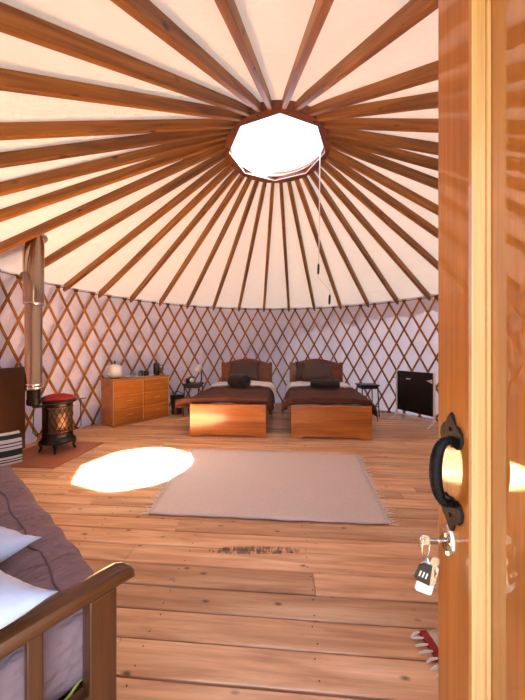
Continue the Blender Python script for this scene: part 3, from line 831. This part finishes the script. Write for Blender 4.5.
# tray with cups
tr = empty('serving_tray', onchest(0.52, 0.19), ca); tag(tr, 'pale oval serving tray with low rim on the chest', 'tray')
bm = B(); lathe(bm, [(0.001, 0), (0.21, 0), (0.235, 0.016), (0.23, 0.018), (0.208, 0.005), (0.001, 0.005)], 40, sy=0.6, cap=False); obj('dish', bm, M['white'], tr, smooth=True)
for s in (-1, 1):
    bm = B(); tube(bm, [(s*0.228, -0.03, 0.014), (s*0.258, -0.02, 0.018), (s*0.258, 0.02, 0.018), (s*0.228, 0.03, 0.014)], 0.005, 6); obj('handle', bm, M['white'], tr, smooth=True)
def tumbler(x, y, h, r, lab, grp='drinking glasses on the tray'):
    bm = B(); lathe(bm, [(0.001, 0), (r*.85, 0), (r, h), (r*.93, h), (r*.8, 0.008), (0.001, 0.008)], 20, cap=False)
    o = obj('drinking_glass', bm, M['glass'], smooth=True, loc=onchest(x, y, 0.0055)); tag(o, lab, 'glass', grp)
tumbler(0.38, 0.16, 0.075, 0.033, 'clear drinking glass on the pale tray, next to the white kettle')
tumbler(0.44, 0.22, 0.085, 0.033, 'taller clear drinking glass in the middle of the pale tray')
tumbler(0.49, 0.14, 0.07, 0.033, 'clear drinking glass on the pale tray, next to the dark mugs')
def mug(x, y, lab, mat):
    m_ = empty('mug', onchest(x, y, 0.0055), ca + 0.8); tag(m_, lab, 'mug', 'dark mugs on the tray')
    bm = B(); lathe(bm, [(0.03, 0), (0.038, 0.006), (0.038, 0.085), (0.034, 0.085), (0.032, 0.01), (0.001, 0.01)], 20); obj('cup', bm, mat, m_, smooth=True)
    bm = B(); tube(bm, [(0.037, 0, 0.068), (0.062, 0, 0.06), (0.062, 0, 0.03), (0.037, 0, 0.022)], 0.006, 6); obj('handle', bm, mat, m_, smooth=True)
mug(0.56, 0.22, 'dark mug on the pale tray, against the lattice wall side', M['black']); mug(0.60, 0.13, 'dark mug on the pale tray, on the side of the drawers', M['black'])
cf = empty('coffee_press', onchest(0.845, 0.22), ca - 0.6); tag(cf, 'black coffee press with curved handle on the chest', 'coffee press')
bm = B(); lathe(bm, [(0.045, 0), (0.052, 0.006), (0.050, 0.03), (0.050, 0.17), (0.053, 0.18), (0.001, 0.182)], 22); obj('beaker', bm, M['black'], cf, smooth=True)
bm = B(); lathe(bm, [(0.054, 0.18), (0.045, 0.20), (0.012, 0.212), (0.004, 0.215), (0.004, 0.24), (0.012, 0.245), (0.001, 0.262)], 18); obj('lid', bm, M['black'], cf, smooth=True)
bm = B(); tube(bm, [(0.05, 0, 0.17), (0.095, 0, 0.165), (0.105, 0, 0.10), (0.085, 0, 0.04), (0.05, 0, 0.03)], 0.007, 8); obj('handle', bm, M['black'], cf, smooth=True)
# dark green bin beside the chest
wb = empty('waste_bin', (-1.50, 5.06, 0)); tag(wb, 'dark green bin with hoop handle between chest and bed', 'bin')
bm = B(); lathe(bm, [(0.085, 0), (0.09, 0.004), (0.115, 0.31), (0.122, 0.315), (0.118, 0.32), (0.110, 0.312), (0.085, 0.012), (0.001, 0.012)], 28); obj('bucket', bm, M['green'], wb, smooth=True)
bm = B(); tube(bm, [(-0.118, 0, 0.30)] + [(0.118*math.cos(PI - PI*i/12), 0.0, 0.30 + 0.09*math.sin(PI*i/12)) for i in range(1, 12)] + [(0.118, 0, 0.30)], 0.006, 6); obj('hoop_handle', bm, M['green'], wb, smooth=True)

# ------------------------------------------------------------------ black panel on a white stand
a_, b_ = Vector((2.18, 4.67, 0)), Vector((2.43, 4.075, 0)); e = b_ - a_; PW = e.length
pn = empty('flat_panel', a_, math.atan2(e.y, e.x)); tag(pn, 'black flat panel on a white footed stand by lattice wall', 'panel')
bm = B(); box(bm, (0.022, -0.018, 0.17), (PW - 0.022, 0.022, 0.79), 0.006); obj('panel', bm, M['black'], pn)
for x in (0.0, PW):
    bm = B(); box(bm, (x - 0.012, -0.012, 0.10), (x + 0.012, 0.014, 0.795), 0.004); obj('post', bm, M['white'], pn)
    bm = B(); tube(bm, [(x, -0.15, 0.012), (x, -0.10, 0.035), (x, 0.0, 0.105), (x, 0.10, 0.035), (x, 0.15, 0.012)], 0.012, 8); obj('foot', bm, M['white'], pn, smooth=True)
bm = B(); tube(bm, [(0, 0.0, 0.105), (PW, 0.0, 0.105)], 0.010, 8); obj('lower_bar', bm, M['white'], pn)
bm = B(); box(bm, (0.19, -0.021, 0.665), (0.27, -0.018, 0.685), 0.001); obj('plate', bm, M['white'], pn)
bm = B(); prism(bm, [(0.54, 0.675), (0.63, 0.70), (0.63, 0.64)], -0.026, -0.018, 'XZ'); obj('pointer', bm, M['white'], pn)
bm = B(); lathe(bm, [(0.024, 0), (0.022, 0.018), (0.001, 0.018)], 18, Matrix.Translation((0.08, -0.018, 0.215)) @ Matrix.Rotation(PI/2, 4, 'X')); obj('dial', bm, M['rope'], pn)
bm = B(); tube(bm, [(-0.012, 0, 0.67), (-0.06, -0.02, 0.675), (-0.07, -0.02, 0.66)], 0.006, 6); obj('hook', bm, M['black'], pn)

# ------------------------------------------------------------------ stove corner
hth = empty('hearth_plate', (-2.30, 3.10, 0), ANG); tag(hth, 'terracotta coloured hearth plate under the stove', 'hearth')
bm = B(); box(bm, (-0.37, -0.36, 0.0), (0.36, 0.40, 0.010), 0.003); obj('slab', bm, M['terracotta'], hth)
sh = empty('heat_shield', (-2.715, 2.95, 0)); tag(sh, 'dark brown metal heat shield standing behind the stove', 'heat shield')
bm = B(); box(bm, (-0.006, -0.34, 0.0), (0.006, 0.34, 0.93), 0.003); obj('plate', bm, M['shield'], sh)
for y_ in (-0.26, 0.26):
    bm = B(); box(bm, (-0.024, y_ - 0.012, 0.0), (-0.006, y_ + 0.012, 0.02)); box(bm, (-0.02, y_ - 0.012, 0.0), (-0.006, y_ + 0.012, 0.9)); obj('bracket', bm, M['iron'], sh)

SC = Vector((-2.275, 3.20, 0.010))
st = empty('wood_stove', SC, 0.0); st.scale = (0.82, 0.82, 1.0); tag(st, 'small black iron stove with bronze diamond grille and short legs', 'stove')
bm = B(); lathe(bm, [(0.001, 0.155), (0.165, 0.155), (0.175, 0.165), (0.175, 0.20), (0.170, 0.21), (0.172, 0.50), (0.178, 0.51), (0.178, 0.53), (0.001, 0.53)], 40); auto_smooth(obj('barrel', bm, M['iron'], st))
bm = B(); lathe(bm, [(0.001, 0.085), (0.16, 0.085), (0.205, 0.10), (0.215, 0.112), (0.205, 0.125), (0.185, 0.14), (0.175, 0.165), (0.001, 0.165)], 40); auto_smooth(obj('base_flange', bm, M['iron'], st))
va = math.atan2(-SC.y, -SC.x) + 0.34      # grille side turned to the room
bm = B()
grid(bm, lambda u, v: Vector((0.1765*math.cos(va + (u - .5)*1.9), 0.1765*math.sin(va + (u - .5)*1.9), 0.225 + 0.255*v)), 24, 4, 0.003)
gp = obj('grille_panel', bm, M['brass'], st, smooth=True)
for s in (-1, 1):
    for k in range(-3, 7):
        pts = []
        for i in range(9):
            v = i/8; u = (k + s*0 + (v*2.6 if s > 0 else 2.6 - v*2.6))/6.0
            if -0.001 <= u <= 1.001: pts.append((0.180*math.cos(va + (u - .5)*1.9), 0.180*math.sin(va + (u - .5)*1.9), 0.225 + 0.255*v))
        if len(pts) > 1:
            bm = B(); tube(bm, pts, 0.0042, 5); obj('grille_bar', bm, M['iron'], gp)
for z_ in (0.222, 0.485):
    bm = B(); tube(bm, [(0.18*math.cos(va + (i/16 - .5)*2.0), 0.18*math.sin(va + (i/16 - .5)*2.0), z_) for i in range(17)], 0.008, 6); obj('grille_frame', bm, M['brass'], gp, smooth=True)
# top plate with a lug for the flue, red lid
PP = Vector((-2.372, 2.985, 0)) - SC; PP.z = 0
bm = B(); lathe(bm, [(0.001, 0.53), (0.205, 0.53), (0.228, 0.542), (0.228, 0.558), (0.20, 0.568), (0.001, 0.568)], 40); auto_smooth(obj('top_plate', bm, M['iron'], st))
bm = B(); lathe(bm, [(0.200, 0.566), (0.200, 0.578), (0.165, 0.60), (0.09, 0.622), (0.001, 0.63)], 36); rl = obj('red_cover', bm, M['red'], st, smooth=True); rl['label'] = 'red domed cover on stove top'
bm = B(); lathe(bm, [(0.001, 0.535), (0.06, 0.535), (0.076, 0.55), (0.076, 0.60), (0.070, 0.605), (0.070, 0.70), (0.001, 0.70)], 28, Matrix.Translation(PP/0.82)); tube(bm, [PP/0.82 + Vector((0, 0, 0.56)), Vector((0, 0, 0.545))], 0.055, 12); auto_smooth(obj('flue_outlet', bm, M['iron'], st))
for k in range(4):
    a = va + PI/4 + k*PI/2 + 0.3
    d = Vector((math.cos(a), math.sin(a), 0))
    bm = B(); tube(bm, [d*0.150 + Vector((0, 0, 0.10)), d*0.195 + Vector((0, 0, 0.082)), d*0.178 + Vector((0, 0, 0.045)), d*0.196 + Vector((0, 0, 0.012)), d*0.212 + Vector((0, 0, 0.008))], [0.026, 0.024, 0.015, 0.014, 0.008], 8)
    obj('leg', bm, M['iron'], st, smooth=True)
for ang, s in ((va + 1.35, 1), (va - 1.6, -1)):
    d = Vector((math.cos(ang), math.sin(ang), 0))
    q = [d*0.215 + Vector((0, 0, 0.55)), d*0.262 + Vector((0, 0, 0.55)), d*0.272 + Vector((0, 0, 0.24)), d*0.24 + Vector((0, 0, 0.205)), d*0.17 + Vector((0, 0, 0.24))]
    bm = B(); tube(bm, q, 0.006, 6); obj('side_handle', bm, M['iron'], st, smooth=True)
d = Vector((math.cos(va + 1.0), math.sin(va + 1.0), 0))
bm = B(); tube(bm, [d*0.20 + Vector((0, 0, 0.552)), d*0.33 + Vector((0, 0, 0.56))], [0.009, 0.005], 8); obj('top_handle', bm, M['steel'], st)

pp = empty('stove_pipe', SC + PP + Vector((0, 0, 0.70))); tag(pp, 'polished steel stove pipe rising through the roof', 'stove pipe')
zb = SC.z + 0.70
bm = B(); lathe(bm, [(0.072, 0.0), (0.077, 0.004), (0.077, 0.06), (0.074, 0.065), (0.074, 1.60 - zb)], 40, cap=False); auto_smooth(obj('lower_section', bm, M['steel'], pp))
bm = B(); lathe(bm, [(0.076, 1.585 - zb), (0.084, 1.59 - zb), (0.088, 1.62 - zb), (0.094, 3.0 - zb), (0.001, 3.0 - zb)], 40, cap=False); auto_smooth(obj('upper_section', bm, M['steel'], pp))
for z_, r in ((0.02, 0.080), (0.055, 0.080), (1.60 - zb, 0.091)):
    bm = B(); lathe(bm, [(r - .004, z_ - 0.008), (r, z_ - 0.004), (r, z_ + 0.004), (r - .004, z_ + 0.008)], 40, cap=False); obj('band', bm, M['chrome'], pp, smooth=True)
zr = zroof(math.hypot(SC.x + PP.x - CX, SC.y + PP.y - CY)) - zb - 0.012
ar = math.atan2(SC.y + PP.y - CY, SC.x + PP.x - CX)
bm = B(); lathe(bm, [(0.098, -0.004), (0.128, -0.004), (0.128, 0.004), (0.098, 0.004), (0.098, -0.004)], 36, Matrix.Translation((0, 0, zr)) @ Matrix.Rotation(ar, 4, 'Z') @ Matrix.Rotation(SL, 4, 'Y'), cap=False)
obj('roof_collar', bm, M['chrome'], pp)

# ------------------------------------------------------------------ futon sofa
A_ = Vector((-0.318, 0.681, 0)); U = Vector((-0.77, 0.638, 0)); V_ = Vector((-0.638, -0.77, 0))
fa = math.atan2(U.y, U.x)                # local x along the seat (away), local y = towards the wall
# rotation by fa sends +y to (-sin, cos); the wall side is the opposite of that, so use local -y? check sign
FY = 1 if Vector((-math.sin(fa), math.cos(fa), 0)).dot(V_) > 0 else -1
ft = empty('futon_sofa', A_, fa); tag(ft, 'dark varnished wooden futon sofa with slatted arms and mauve mattress', 'sofa')
FD, FL, ZA = 0.58, 1.42, 0.62
def fb(name, x0, x1, y0, y1, z0, z1, mat, bev=0.004, parent=ft):
    bm = B(); box(bm, (x0, min(FY*y0, FY*y1), z0), (x1, max(FY*y0, FY*y1), z1), bev, seg=2); return obj(name, bm, mat, parent)
def arm(x):
    # rounded rail, seen end on at the front
    prof = [(-0.030, 0.0), (-0.034, -0.012), (-0.034, -0.030), (-0.026, -0.042), (0.026, -0.042), (0.034, -0.030), (0.034, -0.012), (0.030, 0.0), (0.016, 0.005), (-0.016, 0.005)]
    bm = B(); rows_ = []
    secs = [(-0.024, 0.35, -0.018), (-0.020, 0.62, -0.010), (-0.008, 0.86, -0.004), (0.012, 1.0, 0.0), (0.16, 1.0, -0.001), (0.35, 0.97, -0.006), (FD, 0.95, -0.012)]
    for (yy, s, dz) in secs:
        rows_.append([bm.verts.new((x + p[0]*s*0.72, FY*(yy + 0.012), ZA + dz - 0.02*(1 - s) + p[1]*s*0.68)) for p in prof])
    n = len(prof)
    for i in range(len(rows_) - 1):
        for q in range(n): bm.faces.new((rows_[i][q], rows_[i][(q+1) % n], rows_[i+1][(q+1) % n], rows_[i+1][q]))
    bm.faces.new(rows_[0]); bm.faces.new(rows_[-1])
    auto_smooth(obj('arm_rail', bm, M['futonY'], ft), 50)
    fb('post', x - 0.021, x + 0.021, 0.034, 0.090, 0.0, ZA - 0.028, M['futonZ'])
    fb('post', x - 0.024, x + 0.024, FD - 0.06, FD, 0.0, ZA - 0.040, M['futonZ'])
    for k, yy in enumerate((0.165, 0.255, 0.345, 0.435)):
        fb('slat', x - 0.010, x + 0.010, yy, yy + 0.026, 0.385, ZA - 0.030, M['futonZ'], 0.003)
    fb('lower_rail', x - 0.016, x + 0.016, 0.085, FD - 0.055, 0.30, 0.395, M['futonY'])
M['futonY'] = wood('dark_varnished_futon_rail', (0.038, 0.009, 0.001), (0.085, 0.022, 0.0025), (0.14, 0.042, 0.005), 'Y', 22, 0.42, 0.22, 0.12, var=0.15)
arm(0.0); arm(FL)
fb('front_rail', 0.02, FL - 0.02, 0.045, 0.075, 0.22, 0.33, M['futon']); fb('back_rail', 0.02, FL - 0.02, FD - 0.045, FD - 0.015, 0.22, 0.33, M['futon'])
for k in range(9):
    x = 0.10 + k*(FL - 0.2)/8
    fb('seat_slat', x - 0.03, x + 0.03, 0.05, FD - 0.02, 0.33, 0.345, M['futon'], 0.002)
# mattress as a thing of its own on the frame
mt = empty('futon_mattress', A_ + Vector((0, 0, 0.357)), fa); tag(mt, 'mauve cotton futon mattress with stitched seams and yellow piping', 'mattress')
bm = B(); softbox(bm, FL - 0.150, FD - 0.0, 0.185, 0.055, (26, 26, 6), 0.009, 4.5, 3.0, Matrix.Translation((FL/2 - 0.044, FY*(FD/2 + 0.0), 0)))
for v in bm.verts:
    f_ = noise.noise(Vector((v.co.x*14, v.co.y*3.0, 4.0)))*0.016 + noise.noise(Vector((v.co.x*9 + v.co.y*6, v.co.y*12, 1.0)))*0.010
    v.co.z += f_ if v.co.z > 0.1 else 0
    if v.co.x < 0.1: v.co.x += noise.noise(Vector((v.co.y*11, v.co.z*13, 7.0)))*0.010
from mathutils.bvhtree import BVHTree
bvh = BVHTree.FromBMesh(bm)
def zmat(x, y):
    h_ = bvh.ray_cast(Vector((x, y, 1.0)), Vector((0, 0, -1)))
    return h_[0].z if h_[0] is not None else 0.185
obj('cover', bm, M['mauve'], mt, smooth=True)
bm = B(); sp = []
for i in range(41):
    x = 0.07 + (FL - 0.24)*i/40; y_ = FY*(0.10 + 0.006*math.sin(i*.7)); sp.append((x, y_, zmat(x, y_) + 0.0012))
tube(bm, sp, 0.0028, 5); obj('seam', bm, M['seam'], mt, smooth=True)
bm = B(); yc = [0.05 + (FD - 0.1)*i/24 for i in range(25)]
tube(bm, [(0.036 + 0.004*math.sin(i*1.3), FY*y_, 0.016 + 0.006*math.sin(i*.9) + 0.02*(1 - smoothstep(0.05, 0.13, y_))) for i, y_ in enumerate(yc)], 0.0035, 6); obj('piping', bm, M['piping'], mt, smooth=True)

def fpos(x, y, z): return A_ + U*x + V_*y + Vector((0, 0, z))
def cush(x, y, z, w, d, h, rot, lab, seed):
    bm = B(); cushion(bm, w, d, h, 26, 0.012, seed, 2.6, pinch=0.12)
    o = obj('cushion', bm, M['pillowblue'], smooth=True, loc=fpos(x, y, z), rot=rot)
    tag(o, lab, 'cushion', 'pale blue cushions on the futon')
cush(0.070, 0.375, 0.664, 0.30, 0.40, 0.08, (math.radians(2), math.radians(2), fa + 0.22), 'pale blue cushion lying right against the slatted wooden arm', 2.0)
cush(0.352, 0.335, 0.615, 0.25, 0.42, 0.10, (math.radians(5), math.radians(4), fa + 0.3), 'pale blue cushion lying partly behind another on the mauve mattress', 8.0)

# striped blanket hanging over the far arm
bk = None
bm = B()
uvl = None
NB, NW = 36, 14
def bl(u, v):
    # u along the drape over the arm, v along the arm
    tot = 0.34; l = (u - 0.5)*tot
    rr = 0.052
    if abs(l) < rr*PI/2: x = rr*math.sin(l/rr); z = ZA - 0.025 + rr*math.cos(l/rr)
    else: s = 1 if l > 0 else -1; x = s*(rr + 0.06*(abs(l) - rr*PI/2)); z = ZA - 0.025 - (abs(l) - rr*PI/2)
    y = -0.055 + 0.45*v
    x += 0.010*noise.noise(Vector((y*6, l*4, 1))); z += 0.008*noise.noise(Vector((y*7, l*3, 5)))
    return Vector((FL + x, FY*y, z))
grid(bm, bl, NB, NW)
bm.verts.ensure_lookup_table()
uvl = bm.loops.layers.uv.new('UVMap')
for f in bm.faces:
    for lp_ in f.loops:
        i = lp_.vert.index
        lp_[uvl].uv = (0, 0)
idx = {v: k for k, v in enumerate(bm.verts)}
for f in bm.faces:
    for lp_ in f.loops:
        k = idx[lp_.vert]; lp_[uvl].uv = ((k // (NB + 1))/NW, ((k % (NB + 1))/NB*2.0) % 1.0001)
bk = obj('striped_blanket', bm, M['stripes'], smooth=True, loc=A_, rot=(0, 0, fa))
md = bk.modifiers.new('thick', 'SOLIDIFY'); md.thickness = 0.016; md.offset = 1
tag(bk, 'folded black and white striped blanket over the futon arm', 'blanket')

# ------------------------------------------------------------------ rugs
rc = [G(192, 449), G(357, 455.5), G(390, 526), G(148, 515)]     # back left, back right, front right, front left
rug = empty('rug', (rc[0] + rc[2])/2); ro = rug.location.copy()
tag(rug, 'plain beige woven rug with white fringed ends on floor', 'rug')
def rfn(u, v):
    a = rc[0].lerp(rc[1], u); b = rc[3].lerp(rc[2], u); p = a.lerp(b, v) - ro
    p.z = 0.007 + 0.0025*noise.noise(Vector((p.x*3, p.y*3, 0)))
    if v == 1: p.y += 0.004*math.sin(u*40)
    return p
bm = B(); grid(bm, rfn, 40, 30, 0.006); obj('weave', bm, M['rug'], rug, smooth=True)
for (p, q, s) in ((rc[0], rc[3], -1), (rc[1], rc[2], 1)):
    bm = B()
    tube(bm, [p.lerp(q, i/10) - ro + Vector((0, 0, 0.006)) for i in range(11)], 0.006, 6)
    obj('bound_edge', bm, M['fringe'], rug, smooth=True)
    bm = B()
    for i in range(75):
        o_ = p.lerp(q, (i + .5)/75) - ro; ln = rng.uniform(0.035, 0.07) if rng.random() < .75 else 0.02
        dx = rng.uniform(-.025, .025)
        tube(bm, [o_ + Vector((0, 0, 0.005)), o_ + Vector((s*ln*.5, dx*.3, 0.006)), o_ + Vector((s*ln, dx, 0.003))], 0.0022, 4)
    f_ = obj('fringe', bm, M['fringe'], rug); f_['kind'] = 'stuff'

# red and cream mat behind the door
mo = G(417.5, 633)
mat_ = empty('door_mat', mo, math.radians(-83)); tag(mat_, 'red and cream woven mat with white tassels beside the door', 'mat')
# local x runs along the fringed end, local y into the mat
bands = [(0.0, 0.036, 'red'), (0.036, 0.15, 'cream'), (0.15, 0.20, 'red'), (0.20, 0.30, 'cream')]
for y0, y1, mm in bands:
    bm = B(); grid(bm, lambda u, v: Vector((0.36*u, y0 + (y1 - y0)*v, 0.008 + 0.006*noise.noise(Vector((u*5, (y0 + (y1 - y0)*v)*9, 0))))), 10, 4, 0.006)
    obj('band', bm, M[mm], mat_, smooth=True)
for i in range(15):
    x = 0.006 + i*0.0245
    dx = rng.uniform(-.015, .015)
    bm = B(); tube(bm, [(x, 0.004, 0.010), (x + dx*.4, -0.022, 0.011), (x + dx, -0.036 - rng.uniform(0, .012), 0.006)], [0.003, 0.005, 0.0035], 5)
    obj('tassel', bm, M['fringe'], mat_)

# ------------------------------------------------------------------ pull cord hanging from the crown
ZD = 3.05
def at(px, py): return Vector(((px - 262.5)/F*ZD, ZD, H + (350 - py)/F*ZD))
pc = empty('pull_cord', at(320, 162)); po = pc.location.copy(); tag(pc, 'white cord with two black toggles hanging from roof crown', 'cord')
top = Vector((at(320, 162).x, ZD, ZC - 0.005))
bm = B(); tube(bm, [top - po, at(319.5, 200) - po, at(319, 240) - po, at(318.5, 264) - po], 0.0065, 6); obj('cord', bm, M['cord'], pc, smooth=True)
bm = B(); tube(bm, [at(318.3, 274) - po, at(318, 277) - po, at(321, 281) - po, at(328, 288) - po, at(330, 290.5) - po, at(329.8, 295) - po], 0.0055, 6); obj('cord', bm, M['cord'], pc, smooth=True)
for (x0, y0, x1, y1) in ((318.6, 263.5, 318.2, 274.5), (329.8, 294.5, 329.3, 304.5)):
    p, q = at(x0, y0) - po, at(x1, y1) - po
    bm = B(); tube(bm, [p, p.lerp(q, .15), p.lerp(q, .5), p.lerp(q, .85), q], [0.006, 0.0115, 0.0125, 0.0115, 0.006], 10); obj('toggle', bm, M['black'], pc, smooth=True)
